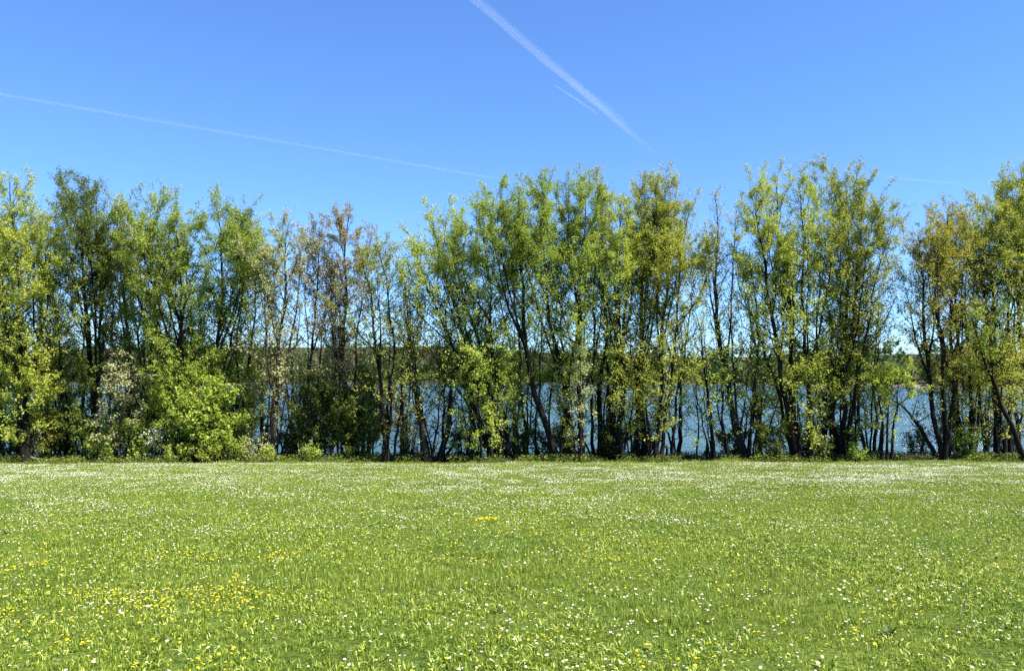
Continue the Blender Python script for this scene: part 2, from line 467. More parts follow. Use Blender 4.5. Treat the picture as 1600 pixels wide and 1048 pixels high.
NLEAF = 0
def grow(name, label, cat, stems, rad, leaf='green', dens=1.0, spread=1.5, h0=0.22, ls=0.075, bark='dark', rate=5.0,
         group=None, blossom=0.0, erect=1.0, stem_name='trunk', uplift=0.35, lowd=(1, 1, 1, 1, 1, 1, 1), limbs=0, topw=1.0):
    """one multi-stemmed tree or bush: Empty > each trunk, branches, crown. stems: list of world polylines base -> tip"""
    global NLEAF
    base = np.mean([s[0] for s in stems], axis=0)
    root = empty(name, base)
    tag(root, label, cat, group)
    BP, BR, TP, TR, LC, LS = [], [], [], [], [], []
    lsv = (1.2, 1.12, 0.76)
    queue = [(np.asarray(s, float), rad[i] if isinstance(rad, (list, tuple)) else rad, None) for i, s in enumerate(stems)]
    while queue:
        s, r0, mother = queue.pop(0)
        k = 16 if mother is None else 10
        L = np.linalg.norm(np.diff(s, axis=0), axis=1).sum()
        P = smooth_line(s, k, 0.012 * L)
        u = np.linspace(0, 1, k)
        Rr = r0 * (1 - u) ** 0.85 + 0.006
        if mother is None: Rr = Rr + r0 * 0.45 * np.exp(-u * 30)
        v, q = tubes((P - base)[None], Rr[None], 8)
        v = v + rng.normal(size=v.shape) * np.repeat(Rr, 8)[:, None] * 0.05
        nm_ = stem_name if mother is None else 'limb'
        stem_o = obj(nm_, mesh_np(nm_, v, q, BARK[bark], smooth=True), root if mother is None else mother)
        if limbs and mother is None and r0 > 0.06 and L > 5:
            for _ in range(limbs):
                tf = rng.uniform(0.22, 0.55); a_ = rng.uniform(0, 6.283); reach = rng.uniform(.45, 1.1) * spread * .75
                f0 = np.array([np.interp(tf, u, P[:, i]) for i in range(3)])
                tt_ = rng.uniform(.72, .97)
                f2 = np.array([np.interp(tt_, u, P[:, i]) for i in range(3)]) + np.array([math.cos(a_), math.sin(a_) * .7, 0]) * reach
                f1 = f0 * .5 + f2 * .5 + np.array([math.cos(a_), math.sin(a_) * .7, 0]) * reach * .28
                queue.append((np.stack([f0, f1, f2]), float(np.interp(tf, u, Rr)) * rng.uniform(.4, .62), stem_o))
        nb = max(4, int(L * rate))
        hb = (h0 if r0 > .05 else min(h0, .12)) if mother is None else 0.25
        t_ = np.clip(hb + (1 - hb) * ((np.arange(nb) + rng.uniform(0, 1, nb)) / nb) ** topw, 0, 0.99)
        st = np.stack([np.interp(t_, u, P[:, i]) for i in range(3)], -1)
        rs = np.interp(t_, u, Rr)
        az = np.arange(nb) * 2.399 + rng.uniform(0, 6.28) + rng.normal(0, 0.5, nb)
        tt = (t_ - hb) / max(1e-6, 1 - hb)
        elv = np.radians(18 + 42 * tt * erect + rng.normal(0, 11, nb))
        prof = np.interp(tt, [0, 0.2, 0.45, 0.7, 0.88, 1.0], [0.6, 0.85, 0.92, 0.86, 0.58, 0.24])
        ph = rng.uniform(0, 6.28, 4)
        cx, cy, hz_ = np.cos(az), np.sin(az), t_ * L
        clus = np.sin(1.25 * hz_ + ph[0] + 1.4 * cx) + np.sin(2.1 * hz_ + ph[1] + 1.5 * cy) * .7
        lush = np.clip(0.95 + 0.55 * clus + rng.normal(0, 0.3, nb), 0.05, 2.4)
        bl = spread * prof * rng.uniform(0.5, 1.25, nb)
        dr = np.stack([np.cos(az) * np.cos(elv), np.sin(az) * np.cos(elv), np.sin(elv)], -1)
        kk = 5
        sb = np.linspace(0, 1, kk)
        bp_ = st[:, None] + dr[:, None] * (bl[:, None, None] * sb[None, :, None])
        bp_[:, :, 2] += uplift * bl[:, None] * sb[None] ** 2
        bp_[:, 1:] += rng.normal(size=(nb, kk - 1, 3)) * 0.05 * bl[:, None, None] * sb[None, 1:, None] * 1.4
        br_ = np.minimum(rs * 0.55, 0.008 + 0.011 * bl)[:, None] * (1 - 0.82 * sb[None])
        BP.append(bp_); BR.append(br_)
        # twigs
        ntw = np.maximum(3, (bl * 5.4).astype(int))
        idx = np.repeat(np.arange(nb), ntw)
        m_ = len(idx)
        s_ = rng.uniform(0.18, 1.0, m_)
        f_ = s_ * (kk - 1); i0 = np.minimum(f_.astype(int), kk - 2); fr = (f_ - i0)[:, None]
        t0 = bp_[idx, i0] * (1 - fr) + bp_[idx, i0 + 1] * fr
        td = nrm(nrm(bp_[idx, -1] - bp_[idx, 0]) * 0.75 + rng.normal(size=(m_, 3)) * 0.55 + np.array([0, 0, 0.18]))
        tl_ = np.clip(bl[idx] * rng.uniform(0.18, 0.5, m_), 0.10, 0.7)
        s4 = np.linspace(0, 1, 2)
        tp = t0[:, None] + td[:, None] * (tl_[:, None, None] * s4[None, :, None])
        tp[:, 1:] += rng.normal(size=(m_, 1, 3)) * 0.03
        TP.append(tp); TR.append(np.broadcast_to(0.0055 * (1 - 0.6 * s4), (m_, 2)))
        nl = rng.poisson(np.clip(dens * lush[idx] * np.interp(t0[:, 2] - base[2], [0, 2.2, 3.2, 4.4, 6.0, 7.4, 10], lowd) * tl_ * (108 + 58 * np.clip((t0[:, 2] - base[2] - 5) / 3, 0, 1)), 0, 150))
        li = np.repeat(np.arange(m_), nl)
        q_ = rng.uniform(0.05, 1.06, len(li))
        c_ = tp[li, 0] * (1 - q_)[:, None] + tp[li, -1] * q_[:, None] + rng.normal(size=(len(li), 3)) * 0.055
        LC.append(c_); LS.append(np.full(len(c_), ls) * np.interp((c_[:, 2] - base[2]), [0, 3, 9], lsv))
    B = np.concatenate(BP) - base; Tt = np.concatenate(TP) - base
    v1, q1 = tubes(B, np.concatenate(BR), 4)
    v2, q2 = tubes(Tt, np.concatenate(TR), 3)
    o = obj('branches', mesh_np('branches', np.concatenate([v1, v2]), np.concatenate([q1, q2 + len(v1)]), BARK[bark], smooth=True), root)
    o['kind'] = 'stuff'
    LC = np.concatenate(LC) - base
    if len(LC):
        v, q = leaves_mesh(LC, np.concatenate(LS))
        cl = np.sin(LC[:, 0] * 2.1 + base[0]) * np.sin(LC[:, 2] * 1.7 + 1) * np.sin(LC[:, 1] * 2.3)
        tint = np.clip(0.5 + 0.22 * cl + rng.normal(0, 0.2, len(LC)), 0, 1)
        mats = [LEAF[leaf]]; mi = None
        if blossom:
            mats.append(M_BLOSSOM); mi = (rng.uniform(0, 1, len(LC)) < blossom * (0.5 + 0.9 * (cl > -0.05))).astype(int)
        keep = np.arange(len(LC)) % 11 != 0            # a little thinner, within the polygon budget
        v = v.reshape(-1, 3, 3)[keep].reshape(-1, 3); q = np.arange(len(v)).reshape(-1, 3); tint = tint[keep]
        if mi is not None: mi = mi[keep]
        o = obj('crown', mesh_np('crown', v, q, mats, tint=tint, midx=mi), root)
        o['kind'] = 'stuff'
        NLEAF += len(LC)
    return root

def stems_px(D, lines, bx=None, dd=0.5):
    """pixel polylines (base first, its height taken from the ground) -> world polylines at about depth D"""
    out_ = []
    for ln in lines:
        d0 = D + rng.uniform(-0.25, 0.25)
        drift = rng.uniform(-dd, dd)
        pts = [Gp(ln[0][0], d0) - np.array([0, 0, 0.06])]
        for j, (x, y) in enumerate(ln[1:]):
            if j == len(ln) - 2: y += 18          # the leader's own shoots reach the rest
            pts.append(W(x, y, d0 + drift * (j + 1) / len(ln)))
        out_.append(pts)
    return out_

REAR = [
 ('slender back-row tree behind the yellow tree at the left edge', 68, 32.6, 60, 330, 'lime', 0.9),
 ('olive back-row tree behind the tall two-topped dark tree', 128, 33.0, 135, 400, 'olive', 0.7),
 ('olive back-row tree showing between the dark tree and the grey top', 180, 32.8, 172, 350, 'olive', 0.9),
 ('green back-row tree behind the forked green tree', 252, 33.0, 262, 360, 'green', 1.0),
 ('olive back-row tree filling the gap behind the twin green tops', 308, 32.8, 312, 375, 'olive', 0.9),
 ('low dark back-row tree behind the sunlit maple-like shrub', 352, 33.2, 346, 470, 'dark', 1.1),
 ('olive back-row tree behind the slender yellow-green tree', 410, 32.8, 425, 400, 'olive', 0.8),
 ('dark leafy back-row tree between the tan trunk and the brown trees', 458, 32.8, 470, 440, 'dark', 1.0),
 ('green back-row tree between the two brown tops', 520, 32.8, 520, 420, 'olive', 0.8),
 ('low dark back-row tree right of the tallest brown tree', 575, 33.0, 580, 500, 'dark', 1.0),
 ('thin back-row tree behind the bare two-stemmed tree', 628, 32.8, 640, 430, 'olive', 0.6),
 ('green back-row tree behind the broad left-leaning tree', 742, 32.6, 720, 390, 'green', 0.9),
 ('olive back-row tree between the left-leaning tree and the wide-topped one', 806, 32.8, 775, 370, 'olive', 0.9),
 ('lime back-row tree behind the wide dense centre top', 882, 32.6, 870, 380, 'olive', 0.9),
 ('thin back-row tree behind the pointed yellow-green tree', 950, 32.8, 955, 390, 'olive', 0.9),
 ('olive back-row tree right behind the straight dark trunk', 990, 32.8, 1022, 390, 'green', 0.8),
 ('thin lime back-row tree behind the right-leaning trunk', 1062, 32.6, 1066, 440, 'lime', 0.6),
 ('green back-row tree between the bare grey top and the fan tree', 1190, 32.8, 1160, 360, 'olive', 0.9),
 ('olive back-row tree behind the thick fan base', 1240, 32.8, 1235, 380, 'green', 0.8),
 ('thin back-row tree behind the airy double crown', 1300, 32.8, 1290, 370, 'olive', 0.8),
 ('sparse back-row tree between the airy crown and the gold tree', 1368, 32.8, 1375, 420, 'olive', 0.6),
 ('thin gold back-row tree behind the ivy-green base', 1500, 32.8, 1452, 400, 'gold', 0.7),
 ('olive back-row tree behind the three right-hand stems', 1540, 32.8, 1520, 380, 'olive', 0.8),
 ('green back-row tree close to the right edge of the photo', 1590, 32.8, 1585, 360, 'olive', 0.8),
]
TREES = [
 ('small tree with pale tan-green leaves in front of the grey-topped tree', 28.3, 'grey', 'dark', [.06, .05, .05], .75, .95, .5,
  [[(188, 0), (187, 640), (184, 540)], [(198, 0), (204, 640), (212, 565)], [(180, 0), (170, 640), (160, 575)]]),
 ('slim tree with silvery pale leaves at mid height at centre', 28.1, 'pale', 'dark', [.06, .05], 1.0, .62, .62,
  [[(908, 0), (906, 620), (908, 525)], [(898, 0), (892, 620), (898, 545)]]),
 ('low yellow-green tree with bright leaves before the left-leaning tree', 28.0, 'fresh', 'dark', [.07, .06, .05], 1.0, .85, .5,
  [[(752, 0), (748, 620), (742, 540)], [(760, 0), (775, 640), (790, 560)], [(745, 0), (722, 640), (715, 585)]]),
 # label, D, leaf, bark, radius, dens, spread, h0, lines
 ('tall yellow-green tree cut by the left edge of the photo', 28.6, 'lime', 'dark', [.17, .13, .09], 1.15, 1.5, .16,
  [[(40, 0), (36, 560), (28, 420), (12, 262)], [(36, 0), (22, 560), (-6, 420), (-18, 285)], [(44, 0), (58, 560), (50, 430), (42, 300)]]),
 ('slim lime tree behind the leftmost trunk, partly outside the photo', 31.0, 'lime', 'dark', [.12, .10], 0.95, 1.4, .15,
  [[(3, 0), (0, 560), (-20, 330)], [(-12, 0), (-30, 560), (-50, 300)]]),
 ('thin olive tree between the yellow left tree and the dark tall one', 31.2, 'olive', 'dark', [.11, .08, .07], 0.75, 1.2, .15,
  [[(112, 0), (98, 600), (80, 450), (72, 325)], [(92, 0), (84, 600), (60, 340)], [(80, 0), (76, 620), (84, 480)]]),
 ('tall dark green tree with two spiky tops near the left side', 29.6, 'dark', 'dark', [.19, .13], 1.0, 1.45, .22,
  [[(146, 0), (142, 600), (140, 470), (121, 345), (105, 273)], [(150, 0), (158, 560), (154, 420), (146, 290)]]),
 ('sparse grey-topped tree right of the dark two-topped tree', 31.4, 'grey', 'grey', [.13, .09], .85, 1.2, .2,
  [[(214, 0), (206, 600), (196, 450), (188, 300)], [(220, 0), (222, 600), (216, 330)]]),
 ('leaning dark stem with green leaves below the grey-topped tree', 30.0, 'green', 'dark', [.11], 0.9, 1.3, .3,
  [[(262, 0), (248, 610), (232, 540), (205, 430), (178, 360)]]),
 ('fresh green tree forked at half height, left of the twin green tops', 28.8, 'green', 'dark', [.17, .13], 1.15, 1.5, .2,
  [[(284, 0), (284, 620), (277, 520), (258, 430), (240, 283)], [(290, 0), (287, 620), (281, 520), (296, 430), (284, 335)]]),
 ('bright green tree with a rounded twin top in the left third', 29.4, 'green', 'dark', [.14, .11], 1.05, 1.45, .2,
  [[(322, 0), (330, 600), (350, 430), (340, 293)], [(330, 0), (352, 600), (372, 440), (366, 318)]]),
 ('slender yellow-green tree right of the twin-topped green tree', 30.6, 'lime', 'dark', [.10, .09], 0.7, 1.15, .18,
  [[(372, 0), (388, 600), (398, 460), (404, 325)], [(382, 0), (368, 600), (384, 420), (392, 350)]]),
 ('thin pale tree with sunlit tan trunk left of the brown tops', 29.3, 'grey', 'tan', [.16, .10], 1.1, 1.2, .25,
  [[(425, 0), (437, 620), (441, 520), (448, 420), (452, 323)], [(421, 0), (424, 620), (410, 480), (420, 380)]]),
 ('short brown-leaved tree, left of the two brown tops', 30.6, 'brown', 'dark', [.12, .07], 1.2, 1.1, .3,
  [[(472, 0), (480, 600), (494, 440), (498, 333)], [(478, 0), (500, 600), (512, 430), (506, 372)]]),
 ('tallest brown-leaved tree with dark straight trunk', 29.8, 'brown', 'dark', [.17, .09, .08], 1.15, 1.15, .3,
  [[(544, 0), (541, 560), (538, 430), (541, 308)], [(548, 0), (556, 560), (566, 430), (576, 342)], [(538, 0), (530, 560), (524, 420)]]),
 ('light green two-stemmed tree with bare lower trunks by the water gap', 28.6, 'olive', 'dark', [.14, .10], 0.95, 1.25, .42,
  [[(602, 0), (598, 640), (590, 540), (577, 450), (566, 385)], [(604, 0), (610, 650), (614, 560), (606, 440), (598, 372)]]),
 ('leaning willow trunk in the middle of the left water gap', 28.7, 'olive', 'tan', [.17, .07], 0.45, 1.1, .45,
  [[(671, 0), (655, 660), (645, 600), (640, 500), (628, 410)], [(668, 0), (640, 690), (620, 640), (600, 610)]]),
 ('stout leafy willow at the right side of the left water gap', 29.0, 'dark', 'dark', [.21, .10], 1.0, 1.15, .1,
  [[(688, 0), (702, 660), (706, 600), (700, 520)], [(690, 0), (716, 680), (735, 655), (748, 630)]]),
 ('broad green many-stemmed tree leaning left, left of centre', 28.7, 'fresh', 'dark', [.18, .16, .14, .12], 1.15, 1.45, .25,
  [[(783, 0), (755, 640), (728, 540), (690, 430), (680, 318)], [(790, 0), (770, 640), (748, 540), (722, 450), (705, 350)],
   [(778, 0), (748, 650), (705, 540), (664, 440), (646, 365)], [(796, 0), (782, 640), (770, 480), (752, 307)]]),
 ('low green tree leaning far left under the broad left-leaning tree', 29.8, 'fresh', 'dark', [.12, .10], 1.0, 1.3, .2,
  [[(765, 0), (742, 640), (705, 560), (690, 480)], [(770, 0), (730, 630), (665, 540), (640, 470)]]),
 ('big fresh green tree with the wide dense top at centre', 28.6, 'green', 'dark', [.20, .17, .15, .12], 1.3, 1.5, .28,
  [[(871, 0), (850, 660), (826, 590), (815, 430), (808, 288)], [(900, 0), (886, 620), (862, 520), (850, 400), (852, 280)],
   [(905, 0), (900, 600), (896, 450), (884, 285)], [(908, 0), (904, 580), (914, 430), (910, 278)]]),
 ('thin yellow-leaved stems right of the left-leaning broad tree', 30.8, 'lime', 'grey', [.10, .08, .07], 0.75, 1.1, .2,
  [[(822, 0), (812, 600), (800, 400), (790, 320)], [(838, 0), (842, 600), (850, 440)], [(858, 0), (862, 600), (872, 420)]]),
 ('slender tree with pale feathery top above the centre crown', 30.4, 'grey', 'dark', [.17, .10], 0.75, 0.95, .35,
  [[(938, 0), (938, 600), (942, 440), (938, 255)], [(930, 0), (925, 600), (930, 420), (955, 300)]]),
 ('pointed yellow-green tree with two close dark trunks right of centre', 28.8, 'lime', 'dark', [.18, .15], 1.05, 1.25, .3,
  [[(962, 0), (964, 600), (960, 450), (973, 300)], [(974, 0), (974, 600), (980, 440), (990, 345)]]),
 ('straight dark-trunked tree with olive crown, right of the pointed one', 29.2, 'olive', 'dark', [.17, .11], 1.0, 1.25, .28,
  [[(1005, 0), (1003, 600), (1003, 450), (1008, 285)], [(1000, 0), (992, 600), (1014, 430), (1030, 330)]]),
 ('tall olive-brown tree with right-leaning trunk beside the water opening', 28.7, 'olive', 'dark', [.15, .11, .08], 1.1, 1.35, .3,
  [[(1026, 0), (1034, 600), (1040, 440), (1042, 263)], [(1030, 0), (1048, 600), (1064, 440), (1070, 300)], [(1050, 0), (1054, 620), (1078, 500), (1088, 400)]]),
 ('thin dark stem with yellow leaves in the water opening', 28.6, 'lime', 'dark', [.10, .05], 0.7, 1.0, .4,
  [[(1117, 0), (1106, 640), (1099, 560), (1088, 460)], [(1090, 0), (1090, 640), (1092, 560)]]),
 ('bare-topped grey tree with trunk leaning left, right of the opening', 29.2, 'grey', 'grey', [.18, .08], 0.42, 0.95, .3,
  [[(1167, 0), (1145, 640), (1126, 540), (1113, 400), (1120, 282)], [(1138, 0), (1134, 620), (1120, 480), (1104, 350)]]),
 ('small olive tree with dense low leaves left of the thick forked trunk', 30.2, 'olive', 'tan', [.10, .09, .07], 1.0, 1.15, .1,
  [[(1150, 0), (1148, 600), (1140, 500), (1136, 440)], [(1172, 0), (1180, 600), (1184, 480), (1176, 380)], [(1136, 0), (1122, 640), (1118, 540)]]),
 ('wide yellow-olive tree fanning from one thick base', 28.7, 'lime', 'dark', [.20, .16, .14, .12], 1.1, 1.4, .26,
  [[(1250, 0), (1228, 640), (1206, 520), (1190, 400), (1178, 280)], [(1254, 0), (1236, 620), (1224, 480), (1216, 370), (1213, 266)],
   [(1263, 0), (1264, 600), (1254, 440), (1250, 262)], [(1246, 0), (1210, 600), (1170, 480), (1152, 400)]]),
 ('leafy based tree with limb bending right beside the thick base', 29.3, 'olive', 'dark', [.15, .10], 0.95, 1.3, .1,
  [[(1281, 0), (1300, 620), (1322, 560), (1344, 500), (1356, 420)], [(1286, 0), (1284, 600), (1278, 440), (1284, 330)]]),
 ('tall airy tree with double crown right of the wide fan tree', 28.9, 'olive', 'dark', [.18, .15, .10], 0.85, 1.4, .3,
  [[(1312, 0), (1306, 640), (1318, 520), (1322, 400), (1308, 265)], [(1318, 0), (1318, 600), (1338, 440), (1342, 285)], [(1328, 0), (1340, 600), (1368, 440), (1392, 318)]]),
 ('group of thin dark poles with sparse high leaves', 29.6, 'olive', 'dark', [.11, .07, .07, .06], 0.6, 1.1, .5,
  [[(1352, 0), (1346, 620), (1338, 480), (1350, 390)], [(1338, 0), (1338, 620), (1352, 500)], [(1328, 0), (1330, 620), (1326, 480)], [(1358, 0), (1362, 620), (1378, 480)]]),
 ('small tree with pale lemon clump of leaves above thin stems', 28.2, 'lime', 'dark', [.10, .08, .09], 1.1, 0.8, .62,
  [[(1378, 0), (1379, 660), (1372, 620), (1362, 575)], [(1386, 0), (1388, 640), (1386, 570)], [(1392, 0), (1398, 650), (1404, 600), (1402, 575)]]),
 ('orange-gold tree with a stem leaning steeply left over the water', 28.9, 'gold', 'dark', [.16, .14, .12, .15], 0.95, 1.2, .3,
  [[(1470, 0), (1452, 620), (1442, 480), (1436, 350)], [(1474, 0), (1474, 600), (1462, 460), (1470, 330)], [(1478, 0), (1488, 600), (1484, 450), (1482, 300)],
   [(1466, 0), (1436, 664), (1410, 635), (1385, 600)]]),
 ('gold-leaved tree with ivy-green base right of the leaning one', 29.2, 'gold', 'dark', [.16, .11], 0.9, 1.15, .08,
  [[(1512, 0), (1500, 620), (1490, 470), (1496, 345)], [(1518, 0), (1514, 600), (1508, 440), (1512, 380)]]),
 ('three-stemmed green tree at the right with dark straight stems', 29.0, 'olive', 'dark', [.14, .12, .12], 0.95, 1.35, .32,
  [[(1558, 0), (1550, 620), (1540, 480), (1530, 330)], [(1568, 0), (1562, 620), (1554, 450), (1548, 300)], [(1580, 0), (1578, 600), (1572, 420), (1568, 278)]]),
 ('dark trunk leaning left across the right edge of the photo', 28.3, 'green', 'dark', [.17], 0.75, 1.0, .5,
  [[(1606, 0), (1576, 660), (1548, 590), (1524, 530), (1516, 470)]]),
 ('tall pale yellow-green tree cut by the right edge of the photo', 30.0, 'lime', 'dark', [.17, .14], 0.95, 1.45, .25,
  [[(1612, 0), (1606, 560), (1598, 420), (1592, 248)], [(1622, 0), (1632, 560), (1640, 400), (1636, 262)]]),
]
for (label, D, leaf, bark, rad, dens, spread, h0, lines) in TREES:
    nm = 'willow_tree' if 'willow' in label else 'tree'
    lines, rad = list(lines), [r * 0.6 for r in rad]
    bx = lines[0][0][0]
    for i in range(rng.integers(2, 5) if h0 < .5 else 0):           # thin basal shoots
        o_ = rng.normal(0, 7); x0 = bx + o_; ty = rng.uniform(430, 610)
        ln = o_ * 3.0 + rng.normal(0, 8)
        lines.append([(x0, 0), (x0 + ln * .5, (ty + 715) / 2), (x0 + ln, ty)]); rad.append(rng.uniform(.022, .045))
    grow(nm, label, 'tree', stems_px(D, lines, dd=0.9), rad, leaf, dens, spread * 1.2, h0, 0.058, bark, group='lakeside trees', rate=4.0, limbs=0 if h0 >= .5 else 2, topw=.82,
         lowd=(1.2,) * 7 if h0 >= .5 else ((.85, 1.0, 1.0, .7, .7, 1.0, 1.5) if lines[0][0][0] < 420 else (.36, .36, .55, .33, .38, .95, 1.55)))


for (label, x, D, tx, ty, leaf, dens) in REAR:
    ty += 30
    lines = [[(x, 0), ((x * 2 + tx) / 3 + rng.normal(0, 5), 580), (tx, ty)]]
    rad = [rng.uniform(.07, .10)]
    for i in range(4 if x < 600 else 2):
        o_ = rng.normal(0, 22 if x < 600 else 6); x0 = x + o_; t2 = x0 + o_ * 1.2 + rng.normal(0, 14)
        lines.append([(x0, 0), ((x0 + t2) / 2, 620), (t2, ty + rng.uniform(50, 170))]); rad.append(rng.uniform(.03, .06))
    grow('tree', label, 'tree', stems_px(D, lines, dd=.8), rad, leaf, dens * .55, 1.2, rng.uniform(.12, .3) if x < 600 else rng.uniform(.12, .3), 0.066, 'dark',
         group='lakeside trees', rate=3.6, lowd=(1.0, 1.1, .9, .3, .3, .6, 1) if x < 600 else (.8, .9, .75, .35, .35, .6, 1))

# ------------------------------------------------------------------ bushes and saplings on the bank
def bush_stems(x, D, width, height, n=9, lean=0.0):
    b = Gp(x, D) - np.array([0, 0, 0.05])
    out_ = []
    for i in range(n):
        a = 2.399 * i + rng.uniform(0, 1)
        rr_ = width * 0.5 * math.sqrt(rng.uniform(0.05, 1)) * 0.8
        h = height * rng.uniform(0.6, 0.95) * (1 - 0.35 * (rr_ / (width * 0.5)) ** 2)
        o0 = b + np.array([math.cos(a), math.sin(a), 0]) * rr_ * 0.25
        tip = b + np.array([math.cos(a) * rr_ + lean, math.sin(a) * rr_ * 0.7, h])
        mid = (o0 + tip) / 2 + np.array([0, 0, 0.12 * h])
        out_.append([o0, mid, tip])
    return out_

BUSHES = [
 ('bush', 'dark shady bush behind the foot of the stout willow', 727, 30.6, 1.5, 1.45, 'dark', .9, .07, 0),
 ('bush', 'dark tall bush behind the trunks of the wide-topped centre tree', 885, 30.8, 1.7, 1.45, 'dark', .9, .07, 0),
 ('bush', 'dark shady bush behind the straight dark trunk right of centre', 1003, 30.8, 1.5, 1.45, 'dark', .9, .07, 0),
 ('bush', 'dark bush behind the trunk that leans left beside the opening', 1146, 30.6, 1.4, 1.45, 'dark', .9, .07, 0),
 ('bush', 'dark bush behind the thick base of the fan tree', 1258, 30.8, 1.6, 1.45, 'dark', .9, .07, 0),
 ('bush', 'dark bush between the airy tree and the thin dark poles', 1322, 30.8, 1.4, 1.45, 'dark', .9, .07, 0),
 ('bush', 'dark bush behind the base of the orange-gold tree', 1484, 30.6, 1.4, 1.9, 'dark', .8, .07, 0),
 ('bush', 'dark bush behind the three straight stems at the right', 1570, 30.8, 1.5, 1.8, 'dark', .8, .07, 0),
 ('bush', 'dense green shrub behind the bush at the foot of the tall dark tree', 150, 29.4, 2.0, 2.3, 'green', 1.0, .075, 0),
 ('bush', 'bright fresh green shrub left of the white blossom', 205, 28.8, 1.9, 1.9, 'fresh', .9, .08, 0),
 ('bush', 'green shrub between the white blossom and the maple-like shrub', 276, 29.2, 1.8, 2.1, 'green', .9, .08, 0),
 ('bush', 'mid green shrub right of the maple-like shrub', 372, 29.3, 1.9, 2.2, 'green', .9, .075, 0),
 ('bush', 'dark shrub behind the foot of the tan trunk', 412, 30.6, 1.6, 1.45, 'dark', .9, .07, 0),
 ('bush', 'dark low shrub left of the short brown tree', 455, 30.4, 1.3, 1.5, 'dark', .8, .07, 0),
 ('bush', 'olive shrub between the leftmost trunk and the dark bush', 66, 29.3, 1.5, 2.4, 'olive', .7, .075, 0),
 ('bush', 'leafy shrub around the foot of the left-leaning broad tree', 806, 30.0, 1.5, 1.3, 'dark', .8, .07, 0),
 # name, label, x, D, width, height, leaf, dens, leaf size, blossom
 ('bush', 'dark shady bush at the foot of the leftmost trunk', 20, 30.2, 2.2, 2.2, 'dark', 1.1, .07, 0),
 ('bush', 'dark bush between the left trunks, left of the sunny shrubs', 100, 30.8, 2.6, 2.4, 'dark', 1.0, .07, 0),
 ('bush', 'green bush with bright leaves at the grass edge below the tall dark tree', 160, 28.6, 1.7, 0.95, 'green', 1.1, .07, 0),
 ('bush', 'bright leafy shrub at the grass edge under the white blossom', 222, 28.2, 1.5, 1.0, 'fresh', 1.1, .075, 0),
 ('flowering_shrub', 'shrub with white blossom among dark leaves on the left', 246, 28.05, .75, 1.7, 'green', .8, .06, .32),
 ('bush', 'low rounded green mound at the grass edge left of the yellow shrub', 281, 27.9, 1.25, 0.62, 'fresh', 1.3, .05, 0),
 ('bush', 'yellowish sunlit shrub right of the low green mound', 325, 28.1, 1.35, 0.85, 'lime', 1.1, .06, 0),
 ('bush', 'dull green bush right of the yellowish shrub', 365, 28.5, 1.2, 0.95, 'green', .9, .065, 0),
 ('bush', 'large green maple-like shrub above the yellowish shrub', 318, 28.5, 2.9, 3.4, 'green', .85, .095, 0),
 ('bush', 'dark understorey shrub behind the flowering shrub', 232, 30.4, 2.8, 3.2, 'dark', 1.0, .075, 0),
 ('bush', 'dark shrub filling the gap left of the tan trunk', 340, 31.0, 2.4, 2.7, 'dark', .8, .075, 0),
 ('bush', 'grey-green twiggy bush at the foot of the tan trunk', 398, 28.5, 1.0, 0.9, 'grey', .6, .05, 0),
 ('bush', 'small bright bush at the foot of the tan trunk', 420, 28.0, 0.8, 0.55, 'fresh', 1.0, .06, 0),
 ('bush', 'tall dark elder shrub under the short brown tree', 497, 29.3, 2.4, 3.9, 'dark', .95, .08, 0),
 ('bush', 'tall dark shrub around the straight trunk of the tallest brown tree', 556, 29.3, 2.3, 3.7, 'dark', .85, .08, 0),
 ('bush', 'small leafy bush at the grass edge below the dark elder', 486, 28.1, 1.1, 0.55, 'green', 1.1, .065, 0),
 ('bush', 'yellow-brown low bush in the left water gap', 638, 30.0, 1.3, 1.9, 'gold', .4, .06, 0),
  ('bush', 'dark low bush between the centre trunks', 850, 30.4, 2.0, 1.5, 'dark', .8, .07, 0),
 ('bush', 'dark low bush under the pointed tree', 955, 29.6, 1.7, 1.6, 'dark', .9, .07, 0),
 ('bush', 'round dark green bush left of the thick fan base', 1206, 28.5, 1.55, 1.75, 'dark', 1.2, .07, 0),
 ('bush', 'small green bush at the foot of the bending tree', 1283, 28.3, .7, 1.0, 'dark', 1.0, .06, 0),
 ('bush', 'low leafy sapling at the foot of the thin dark poles', 1340, 28.2, .55, .75, 'green', .9, .06, 0),
 ('bush', 'bush at the water edge left of the gold leaning tree', 1432, 30.0, 1.3, 1.2, 'dark', .8, .06, 0),
 ('bush', 'bush climbing the foot of the gold-leaved tree', 1512, 28.8, .8, 1.25, 'green', 1.0, .06, 0),
]
for (nm, label, x, D, wd, h, leaf, dens, ls, bls) in BUSHES:
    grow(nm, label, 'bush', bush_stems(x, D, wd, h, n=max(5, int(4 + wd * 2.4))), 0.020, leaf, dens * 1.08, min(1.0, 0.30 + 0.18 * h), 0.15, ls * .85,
         'dark', rate=7.0, group='bushes on the lake bank', blossom=bls, stem_name='stem')

